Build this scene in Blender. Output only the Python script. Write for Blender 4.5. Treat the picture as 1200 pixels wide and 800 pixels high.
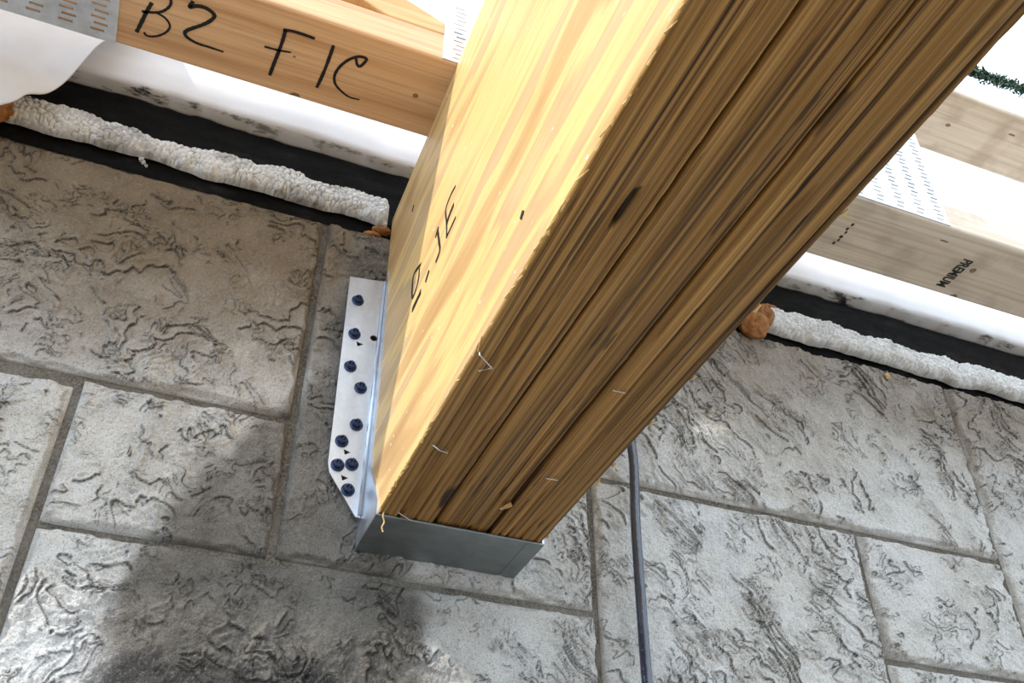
import bpy, bmesh, math, random
import numpy as np
from mathutils import Matrix, Vector

for o in list(bpy.data.objects):
    bpy.data.objects.remove(o, do_unlink=True)
S = bpy.context.scene
COL = S.collection
random.seed(7)
RNG = np.random.default_rng(7)

# ------------------------------------------------------------------ camera
F_PX = 1145.2
cam_d = bpy.data.cameras.new('camera')
cam_d.sensor_fit = 'HORIZONTAL'
cam_d.sensor_width = 36.0
cam_d.lens = 36.0 * F_PX / 1200.0
cam_d.clip_start = 0.01
cam = bpy.data.objects.new('camera', cam_d)
COL.objects.link(cam)
RX = Vector((0.92921617, -0.36953653, 0.0002545))
RD = Vector((0.22979901, 0.57730029, -0.78352843))
RF = Vector((0.28939546, 0.72812576, 0.62135589))
cam.matrix_world = Matrix(((RX.x, -RD.x, -RF.x, -0.1482),
                           (RX.y, -RD.y, -RF.y, -0.7072),
                           (RX.z, -RD.z, -RF.z, -0.3539),
                           (0, 0, 0, 1)))
S.camera = cam

# ------------------------------------------------------------------ sky, sun, exposure
W = bpy.data.worlds.new('sky')
S.world = W
W.use_nodes = True
bg = W.node_tree.nodes['Background']
bg.inputs['Color'].default_value = (0.76, 0.88, 1.0, 1)
bg.inputs['Strength'].default_value = 1.0
sun_d = bpy.data.lights.new('sun', 'SUN')
sun_d.energy = 1.75
sun_d.angle = math.radians(1.0)
sun_d.color = (1.0, 0.93, 0.82)
sun = bpy.data.objects.new('sun', sun_d)
COL.objects.link(sun)
sun.location = (-4, -2, 4)
SUN = Vector((-1.0, -0.42, 0.90)).normalized()
sun.rotation_euler = SUN.to_track_quat('Z', 'Y').to_euler()
S.view_settings.view_transform = 'Standard'
S.view_settings.look = 'None'
S.view_settings.gamma = 1.0
S.view_settings.use_curve_mapping = False
S.view_settings.exposure = 1.3

# ------------------------------------------------------------------ object helpers
def tag(o, label=None, cat=None, group=None, kind=None):
    if label: o['label'] = label
    if cat: o['category'] = cat
    if group: o['group'] = group
    if kind: o['kind'] = kind
    return o

def empty(name, loc, label, cat, group=None):
    o = bpy.data.objects.new(name, None)
    o.empty_display_size = 0.05
    o.location = loc
    COL.objects.link(o)
    return tag(o, label, cat, group)

def link(name, me, mats, parent=None, smooth=False):
    o = bpy.data.objects.new(name, me)
    COL.objects.link(o)
    if mats is not None:
        for m in (mats if isinstance(mats, (list, tuple)) else [mats]):
            if m.name not in [x.name for x in me.materials if x]:
                me.materials.append(m)
    if parent is not None:
        o.parent = parent
        if parent.type == 'EMPTY' or parent.location.length > 0:
            o.matrix_parent_inverse = Matrix.Translation(parent_loc(parent)).inverted()
    if smooth:
        me.polygons.foreach_set('use_smooth', [True] * len(me.polygons))
    return o

def parent_loc(p):
    v = Vector(p.location)
    return v

def mesh_from(name, V, Fs):
    me = bpy.data.meshes.new(name)
    me.from_pydata([tuple(map(float, v)) for v in V], [], [tuple(int(i) for i in f) for f in Fs])
    me.update()
    return me

def mesh_bm(name, bm):
    me = bpy.data.meshes.new(name)
    bmesh.ops.recalc_face_normals(bm, faces=bm.faces[:])
    bm.to_mesh(me)
    bm.free()
    return me

def grid_mesh(name, P, flip=False):
    """P: (n, m, 3) array of points"""
    n, m = P.shape[:2]
    me = bpy.data.meshes.new(name)
    V = P.reshape(-1, 3).astype(np.float32)
    idx = np.arange(n * m).reshape(n, m)
    q = np.stack([idx[:-1, :-1], idx[1:, :-1], idx[1:, 1:], idx[:-1, 1:]], -1).reshape(-1, 4)
    if flip: q = q[:, ::-1]
    me.vertices.add(len(V)); me.vertices.foreach_set('co', V.ravel())
    me.loops.add(q.size); me.loops.foreach_set('vertex_index', q.ravel().astype(np.int32))
    me.polygons.add(len(q))
    me.polygons.foreach_set('loop_start', np.arange(0, q.size, 4, dtype=np.int32))
    me.update(calc_edges=True)
    me.validate()
    return me

def add_box(bm, a, b):
    r = bmesh.ops.create_cube(bm, size=1.0)
    vs = r['verts']
    for v in vs:
        v.co = Vector(((a[0] + b[0]) / 2 + v.co.x * abs(b[0] - a[0]),
                       (a[1] + b[1]) / 2 + v.co.y * abs(b[1] - a[1]),
                       (a[2] + b[2]) / 2 + v.co.z * abs(b[2] - a[2])))
    return vs

def box_mesh(name, a, b, bev=0.0, seg=2):
    bm = bmesh.new()
    add_box(bm, a, b)
    if bev:
        bmesh.ops.bevel(bm, geom=bm.edges[:], offset=bev, segments=seg, profile=0.5, affect='EDGES')
    return mesh_bm(name, bm)

def catmull(P, k=8):
    P = np.array(P, float)
    Q = np.vstack([2 * P[0] - P[1], P, 2 * P[-1] - P[-2]])
    out = []
    for i in range(1, len(Q) - 2):
        for t in np.linspace(0, 1, k, endpoint=False):
            a, b, c, d = Q[i - 1], Q[i], Q[i + 1], Q[i + 2]
            out.append(0.5 * (2 * b + (c - a) * t + (2 * a - 5 * b + 4 * c - d) * t * t + (3 * b - a - 3 * c + d) * t ** 3))
    out.append(P[-1])
    return np.array(out)

def tube_mesh(name, pts, r, n=8, rb=None, ups=None, close=True):
    """swept tube; r scalar or list; rb gives an elliptical section"""
    pts = [Vector(map(float, p)) for p in pts]
    V, Fs = [], []
    N = len(pts)
    up = Vector((0, -1, 0.01))
    for i, p in enumerate(pts):
        t = (pts[min(i + 1, N - 1)] - pts[max(i - 1, 0)]).normalized()
        a = t.cross(up)
        if a.length < 1e-4: a = t.cross(Vector((1, 0, 0)))
        a.normalize(); b = t.cross(a).normalized()
        ra = r[i] if hasattr(r, '__len__') else r
        rbb = ra if rb is None else rb
        for k in range(n):
            th = 2 * math.pi * k / n
            V.append(p + a * ra * math.cos(th) + b * rbb * math.sin(th))
    for i in range(N - 1):
        for k in range(n):
            Fs.append((i * n + k, i * n + (k + 1) % n, (i + 1) * n + (k + 1) % n, (i + 1) * n + k))
    if close:
        Fs.append(tuple(range(n))[::-1]); Fs.append(tuple((N - 1) * n + k for k in range(n)))
    me = mesh_from(name, V, Fs)
    return me

# ------------------------------------------------------------------ numpy noise
def _hash(ix, iy, seed):
    h = (ix.astype(np.int64) * 374761393 + iy.astype(np.int64) * 668265263 + seed * 1442695041) & 0x7fffffff
    h = ((h ^ (h >> 13)) * 1274126177) & 0x7fffffff
    return ((h ^ (h >> 16)) & 0xffff) / 65535.0

def vnoise(x, y, seed=0):
    ix = np.floor(x); iy = np.floor(y)
    fx = x - ix; fy = y - iy
    ux = fx * fx * fx * (fx * (fx * 6 - 15) + 10); uy = fy * fy * fy * (fy * (fy * 6 - 15) + 10)
    a = _hash(ix, iy, seed); b = _hash(ix + 1, iy, seed)
    c = _hash(ix, iy + 1, seed); d = _hash(ix + 1, iy + 1, seed)
    return (a * (1 - ux) + b * ux) * (1 - uy) + (c * (1 - ux) + d * ux) * uy

def fbm(x, y, oct=4, seed=0, gain=0.5):
    s = 0; a = 1.0; t = 0
    for i in range(oct):
        s = s + a * vnoise(x * 2 ** i + 17.3 * i, y * 2 ** i - 9.1 * i, seed + i); t += a; a *= gain
    return s / t

def sstep(a, b, x):
    t = np.clip((x - a) / (b - a), 0, 1)
    return t * t * (3 - 2 * t)

def worley(x, y, seed=0):
    ix = np.floor(x); iy = np.floor(y)
    f1 = np.full(x.shape, 9.0); f2 = np.full(x.shape, 9.0); cid = np.zeros(x.shape)
    for dx in (-1, 0, 1):
        for dy in (-1, 0, 1):
            cx = ix + dx; cy = iy + dy
            px = cx + _hash(cx, cy, seed); py = cy + _hash(cx, cy, seed + 5)
            d = np.hypot(px - x, py - y)
            hh = _hash(cx, cy, seed + 9)
            m = d < f1
            f2 = np.where(m, f1, np.minimum(f2, d))
            cid = np.where(m, hh, cid)
            f1 = np.where(m, d, f1)
    return f1, f2, cid

# ------------------------------------------------------------------ material helper
class NT:
    def __init__(s, name):
        s.m = bpy.data.materials.new(name); s.m.use_nodes = True
        s.t = s.m.node_tree; s.b = s.t.nodes['Principled BSDF']
        s.co = s.t.nodes.new('ShaderNodeTexCoord').outputs['Object']
    def n(s, ty, **kw):
        nd = s.t.nodes.new(ty)
        for k, v in kw.items(): setattr(nd, k, v)
        return nd
    def set(s, sock, v):
        if isinstance(v, bpy.types.NodeSocket): s.t.links.new(v, sock)
        else: sock.default_value = v
    def mapping(s, scale=(1, 1, 1), loc=(0, 0, 0), rot=(0, 0, 0), src=None):
        nd = s.n('ShaderNodeMapping'); s.set(nd.inputs['Vector'], src or s.co)
        nd.inputs['Scale'].default_value = scale; nd.inputs['Location'].default_value = loc; nd.inputs['Rotation'].default_value = rot
        return nd.outputs[0]
    def noise(s, scale=5, det=4, vec=None, rough=0.5, dist=0.0):
        nd = s.n('ShaderNodeTexNoise'); s.set(nd.inputs['Vector'], vec or s.co)
        nd.inputs['Scale'].default_value = scale; nd.inputs['Detail'].default_value = det
        nd.inputs['Roughness'].default_value = rough; nd.inputs['Distortion'].default_value = dist
        return nd.outputs['Fac']
    def voronoi(s, scale=5, vec=None, feature='F1', out='Distance', rnd=1.0):
        nd = s.n('ShaderNodeTexVoronoi', feature=feature); s.set(nd.inputs['Vector'], vec or s.co)
        nd.inputs['Scale'].default_value = scale; nd.inputs['Randomness'].default_value = rnd
        return nd.outputs[out]
    def ramp(s, fac, stops, interp='LINEAR'):
        nd = s.n('ShaderNodeValToRGB'); s.set(nd.inputs[0], fac); cr = nd.color_ramp; cr.interpolation = interp
        while len(cr.elements) < len(stops): cr.elements.new(0.5)
        for e, (p, c) in zip(cr.elements, stops):
            e.position = p; e.color = (c, c, c, 1) if isinstance(c, (int, float)) else tuple(c) + (1,)
        return nd.outputs[0]
    def mix(s, fac, a, b, mode='MIX'):
        nd = s.n('ShaderNodeMix', data_type='RGBA', blend_type=mode)
        s.set(nd.inputs[0], fac); s.set(nd.inputs[6], a if isinstance(a, bpy.types.NodeSocket) else tuple(a) + (1,))
        s.set(nd.inputs[7], b if isinstance(b, bpy.types.NodeSocket) else tuple(b) + (1,))
        return nd.outputs[2]
    def math(s, op, a, b=0.0, c=None):
        nd = s.n('ShaderNodeMath', operation=op); s.set(nd.inputs[0], a); s.set(nd.inputs[1], b)
        if c is not None: s.set(nd.inputs[2], c)
        return nd.outputs[0]
    def attr(s, name):
        return s.n('ShaderNodeAttribute', attribute_name=name).outputs['Fac']
    def bump(s, h, dist=0.001, strength=1.0, nrm=None):
        nd = s.n('ShaderNodeBump'); s.set(nd.inputs['Height'], h)
        nd.inputs['Distance'].default_value = dist; nd.inputs['Strength'].default_value = strength
        if nrm is not None: s.set(nd.inputs['Normal'], nrm)
        return nd.outputs[0]
    def spot(s, centre, radii, rot=0.0):
        """1 at the centre of an ellipsoid, 0 outside"""
        v = s.n('ShaderNodeVectorMath', operation='SUBTRACT'); s.set(v.inputs[0], s.co); v.inputs[1].default_value = centre
        w = s.n('ShaderNodeVectorMath', operation='DIVIDE'); s.set(w.inputs[0], v.outputs[0]); w.inputs[1].default_value = radii
        l = s.n('ShaderNodeVectorMath', operation='LENGTH'); s.set(l.inputs[0], w.outputs[0])
        return l.outputs['Value']
    def out(s, color, rough=0.7, metal=0.0, normal=None, spec=0.4):
        s.set(s.b.inputs['Base Color'], color if isinstance(color, bpy.types.NodeSocket) else tuple(color) + (1,))
        s.set(s.b.inputs['Roughness'], rough); s.set(s.b.inputs['Metallic'], metal)
        s.b.inputs['Specular IOR Level'].default_value = spec
        if normal is not None: s.set(s.b.inputs['Normal'], normal)
        return s.m

# ------------------------------------------------------------------ materials
def m_concrete():
    t = NT('cast_concrete')
    big = t.noise(6, 4); mid = t.noise(28, 5, rough=0.6); fine = t.noise(700, 3, rough=0.7)
    c = t.ramp(mid, [(0.25, (0.43, 0.40, 0.36)), (0.5, (0.57, 0.545, 0.505)), (0.75, (0.66, 0.645, 0.62))])
    c = t.mix(t.ramp(big, [(0.45, 0.0), (0.62, 0.5)]), c, (0.69, 0.69, 0.69))
    c = t.mix(t.attr('tan'), c, t.mix(mid, (0.15, 0.105, 0.067), (0.31, 0.248, 0.175)))  # brown dirt plus painted overhead shade near the wall top
    c = t.mix(t.math('MULTIPLY', t.attr('pale'), 0.8), c, t.mix(mid, (0.55, 0.56, 0.58), (0.70, 0.72, 0.75)))
    dark_patch = t.attr('damp')
    c = t.mix(t.math('MULTIPLY', dark_patch, 0.9), c, t.mix(t.ramp(mid, [(0.3, 0.0), (0.7, 1.0)]), (0.075, 0.064, 0.052), (0.155, 0.136, 0.112)))
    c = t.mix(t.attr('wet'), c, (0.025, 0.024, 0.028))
    c = t.mix(t.math('MULTIPLY', t.attr('crack'), 0.92), c, (0.022, 0.019, 0.016))
    c = t.mix(t.ramp(fine, [(0.36, 0.55), (0.48, 0.0)]), c, t.mix(dark_patch, (0.15, 0.14, 0.125), (0.04, 0.037, 0.033)))
    c = t.mix(t.ramp(t.noise(520, 2, rough=0.6), [(0.56, 0.0), (0.68, 0.45)]), c, t.mix(t.attr('tan'), t.mix(dark_patch, (0.72, 0.72, 0.71), (0.24, 0.23, 0.21)), (0.36, 0.30, 0.23)))
    sp = t.voronoi(420)
    c = t.mix(t.math('MULTIPLY', t.ramp(sp, [(0.10, 0.5), (0.17, 0.0)]), t.math('MULTIPLY_ADD', t.math('MAXIMUM', dark_patch, t.attr('tan')), -0.85, 1.0)), c, (0.78, 0.78, 0.76))
    h = t.math('ADD', t.math('MULTIPLY', t.noise(160, 5, rough=0.65), 1.0), t.math('MULTIPLY', fine, 0.6))
    return t.out(c, t.math('MULTIPLY_ADD', dark_patch, -0.1, 0.95), 0, t.bump(h, 0.0026, 1.0), 0.08)

def m_joint():
    t = NT('sandy_joint')
    n = t.noise(420, 4, rough=0.7); g = t.noise(30, 3)
    c = t.ramp(n, [(0.3, (0.045, 0.038, 0.03)), (0.5, (0.15, 0.13, 0.105)), (0.7, (0.28, 0.25, 0.21))])
    c = t.mix(t.ramp(g, [(0.4, 0.0), (0.65, 0.5)]), c, (0.27, 0.245, 0.21))
    return t.out(c, 0.95, 0, t.bump(t.math('ADD', n, t.noise(170, 3)), 0.003, 1.0), 0.2)

def wood(name, axis, cols, gscale=1.0, rough=0.55, knots=(), bumpd=0.0004, blotch=None):
    """pine-like wood, grain along axis 0=x 1=y 2=z"""
    t = NT(name)
    sc = [60 * gscale] * 3; sc[axis] = 2.2 * gscale
    v = t.mapping(tuple(sc))
    n = t.noise(1.0, 5, v, 0.55, 0.6)
    sc2 = [260 * gscale] * 3; sc2[axis] = 6.0 * gscale
    fine = t.noise(1.0, 3, t.mapping(tuple(sc2)), 0.6)
    c = t.ramp(n, [(0.28, cols[0]), (0.5, cols[1]), (0.72, cols[2])])
    c = t.mix(t.ramp(fine, [(0.35, 0.35), (0.55, 0.0)]), c, tuple(x * 0.55 for x in cols[0]))
    if blotch:
        c = t.mix(t.ramp(t.noise(22, 4), [(0.5, 0.0), (0.68, blotch[1])]), c, blotch[0])
    for ce, ra in knots:
        d = t.spot(ce, ra)
        d = t.math('ADD', d, t.math('MULTIPLY', t.math('SUBTRACT', t.noise(300, 2), 0.5), 0.6))
        c = t.mix(t.ramp(d, [(0.0, 0.7), (0.45, 0.75), (0.7, 0.95), (1.0, 0.0)]), c, (0.10, 0.05, 0.022))
    return t.out(c, rough, 0, t.bump(t.math('ADD', fine, t.math('MULTIPLY', n, 0.6)), bumpd, 0.8), 0.4)

def m_lvl_face():
    t = NT('lvl_face_veneer')
    w = t.mapping((1.0, 0.10, 1.0))
    band = t.noise(26, 3, t.mapping((1, 0.12, 1.0), rot=(0.06, 0, 0)), 0.45, 0.5)
    c = t.ramp(band, [(0.30, (0.44, 0.255, 0.10)), (0.42, (0.55, 0.345, 0.15)), (0.465, (0.70, 0.47, 0.20)),
                      (0.53, (0.74, 0.50, 0.20)), (0.57, (0.52, 0.345, 0.175)), (0.64, (0.57, 0.385, 0.20)), (0.72, (0.68, 0.455, 0.20))])
    fine = t.noise(1.0, 3, t.mapping((200, 9, 260)), 0.6)
    c = t.mix(t.ramp(fine, [(0.38, 0.3), (0.52, 0.0)]), c, (0.42, 0.24, 0.09))
    wax = t.voronoi(95, t.mapping((1, 0.7, 1)))
    wm = t.math('MULTIPLY', t.ramp(wax, [(0.07, 1.0), (0.13, 0.0)]), t.ramp(t.noise(40, 2), [(0.48, 0.0), (0.6, 0.8)]))
    c = t.mix(wm, c, (0.92, 0.86, 0.7))
    h = t.math('ADD', t.math('MULTIPLY', fine, 0.5), t.math('MULTIPLY', wm, 1.5))
    return t.out(c, 0.5, 0, t.bump(h, 0.0005, 0.7), 0.35)

def m_lvl_edge():
    t = NT('lvl_edge_veneer')
    v = t.mapping((430, 1.6, 40))
    lines = t.noise(1.0, 4, v, 0.6, 0.15)
    big = t.noise(1.0, 3, t.mapping((22, 3.0, 10)))
    c = t.ramp(lines, [(0.36, (0.025, 0.011, 0.004)), (0.45, (0.21, 0.105, 0.027)), (0.56, (0.34, 0.18, 0.047)), (0.68, (0.48, 0.275, 0.088))])
    c = t.mix(t.ramp(big, [(0.46, 0.0), (0.66, 0.45)]), c, (0.17, 0.10, 0.037))
    h1 = t.noise(1.0, 2, t.mapping((330, 14, 30), rot=(0, 0, 0.62)), 0.5)
    c = t.mix(t.ramp(h1, [(0.64, 0.0), (0.70, 0.3)]), c, (0.36, 0.23, 0.10))
    scr = t.noise(1.0, 2, t.mapping((400, 9, 30), rot=(0, 0, -0.75)), 0.5)
    c = t.mix(t.ramp(scr, [(0.66, 0.0), (0.72, 0.45)]), c, (0.42, 0.27, 0.11))
    c = t.mix(t.math('MULTIPLY', t.attr('tar'), 0.9), c, (0.008, 0.006, 0.005))
    return t.out(c, 0.6, 0, t.bump(lines, 0.0010, 0.9), 0.3)

def m_galv(name, base=(0.62, 0.67, 0.75), rough=0.36, metal=0.9):
    t = NT(name)
    sp = t.voronoi(260, out='Color')
    sep = t.n('ShaderNodeSeparateColor'); t.set(sep.inputs[0], sp)
    n = t.noise(60, 4, t.mapping((1, 1, 0.25)))
    f = t.math('MULTIPLY_ADD', sep.outputs[0], 0.12, t.math('MULTIPLY', n, 0.88))
    c = t.ramp(f, [(0.25, tuple(x * 0.78 for x in base)), (0.6, base), (0.85, tuple(min(1, x * 1.15) for x in base))])
    r = t.math('MULTIPLY_ADD', n, 0.22, rough - 0.1)
    return t.out(c, r, metal, t.bump(n, 0.0003, 0.35), 0.5)

def m_simple(name, col, rough=0.6, metal=0.0, nscale=80, var=0.25, bd=0.0005, spec=0.4):
    t = NT(name)
    n = t.noise(nscale, 4)
    c = t.ramp(n, [(0.3, tuple(x * (1 - var) for x in col)), (0.7, tuple(min(1.0, x * (1 + var)) for x in col))])
    return t.out(c, rough, metal, t.bump(n, bd, 0.7), spec)

def m_eps():
    t = NT('bead_foam')
    n = t.noise(60, 4); f = t.noise(500, 3)
    c = t.ramp(f, [(0.3, (0.62, 0.63, 0.63)), (0.6, (0.83, 0.84, 0.85))])
    c = t.mix(t.math('MULTIPLY', t.attr('seam'), 0.8), c, (0.16, 0.14, 0.12))
    c = t.mix(t.math('MULTIPLY', t.attr('grime'), 0.9), c, (0.09, 0.07, 0.055))
    return t.out(c, 0.75, 0, t.bump(f, 0.0006, 0.6), 0.3)

def m_black():
    t = NT('black_membrane')
    n = t.noise(30, 5, t.mapping((1, 1, 2.5))); f = t.noise(250, 3)
    c = t.ramp(n, [(0.35, (0.002, 0.002, 0.002)), (0.6, (0.006, 0.0055, 0.005)), (0.8, (0.02, 0.02, 0.02))])
    return t.out(c, t.math('MULTIPLY_ADD', f, 0.4, 0.5), 0, t.bump(n, 0.003, 0.8), 0.12)

def m_rim():
    t = NT('white_vinyl_wrap')
    n = t.noise(14, 4, t.mapping((0.6, 1, 2)))
    c = t.ramp(n, [(0.3, (0.74, 0.75, 0.80)), (0.65, (0.84, 0.86, 0.90))])
    # tar smears and grime on the underside edge of the wrap
    sx = t.n('ShaderNodeSeparateXYZ'); t.set(sx.inputs[0], t.co)
    low = t.ramp(t.math('MULTIPLY', t.math('SUBTRACT', sx.outputs[2], 0.445), 100.0), [(0.0, 1.0), (0.14, 1.0), (0.3, 0.0)])
    gr = t.ramp(t.noise(34, 5, t.mapping((0.7, 1.6, 1)), 0.7), [(0.52, 0.0), (0.60, 1.0)])
    c = t.mix(t.math('MULTIPLY', low, 0.65), c, (0.55, 0.53, 0.49))
    c = t.mix(t.math('MULTIPLY', low, gr), c, (0.02, 0.018, 0.016))
    return t.out(c, 0.45, 0, t.bump(t.noise(40, 3), 0.0008, 0.5), 0.4)

def m_wrap():
    t = NT('house_wrap_sheet')
    n = t.noise(30, 4)
    c = t.ramp(n, [(0.3, (0.78, 0.74, 0.72)), (0.7, (0.87, 0.85, 0.84))])
    m = t.out(c, 0.55, 0, t.bump(t.noise(18, 3), 0.002, 0.5), 0.35)
    tr = t.n('ShaderNodeBsdfTranslucent'); tr.inputs[0].default_value = (0.85, 0.82, 0.80, 1)
    mx = t.n('ShaderNodeMixShader'); mx.inputs[0].default_value = 0.3
    t.t.links.new(t.b.outputs[0], mx.inputs[1]); t.t.links.new(tr.outputs[0], mx.inputs[2])
    t.t.links.new(mx.outputs[0], t.t.nodes['Material Output'].inputs['Surface'])
    return m

M = {}
M['concrete'] = m_concrete()
M['joint'] = m_joint()
M['lvl_face'] = m_lvl_face()
M['lvl_edge'] = m_lvl_edge()
M['glue'] = m_simple('dark_glue_line', (0.035, 0.014, 0.006), 0.7)
M['galv'] = m_galv('galvanised_steel')
M['galv_dull'] = m_galv('dull_galvanised_steel', (0.27, 0.295, 0.30), 0.5)  # darker copy of the hanger steel; dark ground reflection put into its colour
M['plate'] = m_galv('truss_plate_steel', (0.70, 0.75, 0.83), 0.55, .6)
M['screw'] = m_simple('blue_coated_steel', (0.012, 0.028, 0.085), 0.35, 0.35, 300, 0.5, 0.0006, 0.6)
M['eps'] = m_eps()
M['black'] = m_black()
M['rim'] = m_rim()
M['wrap'] = m_wrap()
M['ink'] = m_simple('black_marker_ink', (0.008, 0.008, 0.009), 0.5, 0, 400, 0.4, 0.0001)
M['stamp'] = m_simple('grey_stamp_ink', (0.03, 0.03, 0.03), 0.7, 0, 700, 0.6, 0.0001)
M['wire'] = m_simple('bright_staple_wire', (0.75, 0.76, 0.78), 0.25, 0.95, 300, 0.1, 0.0001)
M['splinter'] = m_simple('pale_wood_splinter', (0.62, 0.42, 0.18), 0.7, 0, 200, 0.3)
M['chip'] = m_simple('orange_wood_chip', (0.48, 0.27, 0.09), 0.7, 0, 200, 0.3)
M['spray'] = m_simple('rust_spray_foam', (0.30, 0.125, 0.035), 0.75, 0, 160, 0.5, 0.003)
M['cable'] = m_simple('black_cable_jacket', (0.016, 0.022, 0.045), 0.13, 0, 90, 0.3, 0.0015, 1.0)
M['dirt'] = m_simple('sandy_soil', (0.19, 0.16, 0.13), 0.95, 0, 20, 0.3, 0.01, 0.1)
M['leaf'] = m_simple('green_leaf', (0.045, 0.085, 0.05), 0.6, 0, 30, 0.4)
M['bark'] = m_simple('grey_bark', (0.12, 0.10, 0.08), 0.9, 0, 40, 0.4, 0.01)
PINE_W = ((0.50, 0.275, 0.13), (0.68, 0.42, 0.23), (0.76, 0.51, 0.30))
PINE_P = ((0.44, 0.34, 0.24), (0.56, 0.455, 0.34), (0.62, 0.52, 0.41))
M['chord'] = wood('pine_bottom_chord', 0, PINE_W, 1.0, 0.55,
                  knots=[((-0.0244, -0.1593, 0.37), (0.003, 0.0028, 0.01)), ((-0.1256, -0.117, 0.37), (0.006, 0.006, 0.012)),
                         ((-0.135, -0.16, 0.37), (0.0015, 0.0013, 0.01))])
M['chord_grey'] = wood('greyed_bottom_chord', 0, ((0.56, 0.46, 0.36), (0.70, 0.60, 0.485), (0.77, 0.68, 0.57)), 1.0, 0.6,
                  knots=[((0.6105, -0.1607, 0.37), (0.0045, 0.004, 0.01)), ((0.6208, -0.1179, 0.37), (0.0055, 0.005, 0.01)),
                         ((0.55, -0.186, 0.37), (0.006, 0.0014, 0.01))], blotch=((0.27, 0.22, 0.17), 0.4))
M['chord_pale'] = wood('pale_top_chord', 0, ((0.66, 0.55, 0.42), (0.80, 0.70, 0.57), (0.85, 0.77, 0.65)), 0.8, 0.6,
                  knots=[((0.672, -0.16, 0.645), (0.004, 0.003, 0.01)), ((0.76, -0.178, 0.645), (0.006, 0.0018, 0.01))],
                  blotch=((0.42, 0.32, 0.22), 0.55))
M['web'] = wood('pine_web', 0, ((0.46, 0.25, 0.09), (0.60, 0.36, 0.15), (0.68, 0.45, 0.22)), 1.0, 0.55)

# ------------------------------------------------------------------ the concrete wall with its cast stones
FLOOR_Z = -1.90
wall = link('wall_back', box_mesh('wall_back', (-1.6, 0.0075, FLOOR_Z), (1.9, 0.2, 0.4435)), M['joint'])
tag(wall, 'foundation wall of cast grey stone pattern concrete', kind='structure')

PATCH_POLY = np.array([(-.158, -.16), (-.172, -.085), (-.160, -.03), (-.135, .03), (-.107, .078), (-.082, .105), (-.064, .135), (-.056, .175),
                 (-.048, .26), (-.03, .33), (.02, .33), (.03, .0), (.045, -.02), (.060, -.026), (.062, -.16)])  # outline of the dark patch below and left of the hanger
def poly_sdf(x, z, P):
    d = np.full(x.shape, 9.0); ins = np.zeros(x.shape, bool)
    for i in range(len(P)):
        a, b = P[i], P[(i + 1) % len(P)]
        ex, ez = b - a
        t = np.clip(((x - a[0]) * ex + (z - a[1]) * ez) / (ex * ex + ez * ez), 0, 1)
        d = np.minimum(d, np.hypot(x - a[0] - t * ex, z - a[1] - t * ez))
        c = (a[1] > z) != (b[1] > z)
        with np.errstate(divide='ignore', invalid='ignore'):
            c &= x < (b[0] - a[0]) * (z - a[1]) / (b[1] - a[1] + 1e-12) + a[0]
        ins ^= c
    return np.where(ins, d, -d)

def relief(x, z):
    """slate-like cast relief; returns height out of the wall in metres and a crack mask"""
    # split-face flow: rather horizontal on the left, leaning on the right
    lean = sstep(0.1, 0.5, x) * 0.7
    u = x * np.cos(lean) - z * np.sin(lean); w = x * np.sin(lean) + z * np.cos(lean)
    wx = (fbm(x * 20, z * 20, 3, 3) - .5) * 0.06; wz = (fbm(x * 20 + 50, z * 20, 3, 8) - .5) * 0.06
    def ledges(q, width, reach):
        gx, gz = np.gradient(q)
        g = np.hypot(gx, gz) / max(1e-6, x[1, 0] - x[0, 0])
        d = (q - np.floor(q)) / np.maximum(g, 8.0)
        hh = sstep(0, width, d) * np.exp(-np.maximum(d - width, 0) / reach) * (1 - sstep(.75, 1.0, q - np.floor(q)))
        return hh, sstep(0, width * .35, d) * (1 - sstep(width * .65, width * 1.2, d))
    l1, c1 = ledges(w * 18 + 7 * fbm((u + wx) * 12, (w + wz) * 14, 5, 21, 0.57), .0015, .010)
    amp = sstep(0.47, 0.53, fbm((u + wz) * 24, (w + wx) * 24, 3, 40, .5))
    l2, c2 = ledges(w * 34 + 8 * fbm((u - wx) * 30, (w + wz) * 34, 4, 77, 0.57), .0013, .005)
    amp2 = sstep(0.52, 0.58, fbm(x * 38, z * 38, 3, 91))
    l3, c3 = ledges(w * 60 + 9 * fbm((u - wz) * 60, (w - wx) * 70, 3, 177, 0.55), .0012, .003)
    amp3 = sstep(0.50, 0.60, fbm(x * 50, z * 50, 3, 95))
    h = 0.0027 * amp * l1 + 0.0016 * amp2 * l2 + 0.0008 * amp3 * l3
    crack = np.maximum(np.maximum(c1 * amp, .85 * c2 * amp2), .2 * c3 * amp3)
    h = h + (fbm(x * 14, z * 18, 4, 6) - .5) * 0.007 + (fbm(x * 240, z * 240, 3, 5, .7) - .5) * 0.0017
    return h, crack

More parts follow.
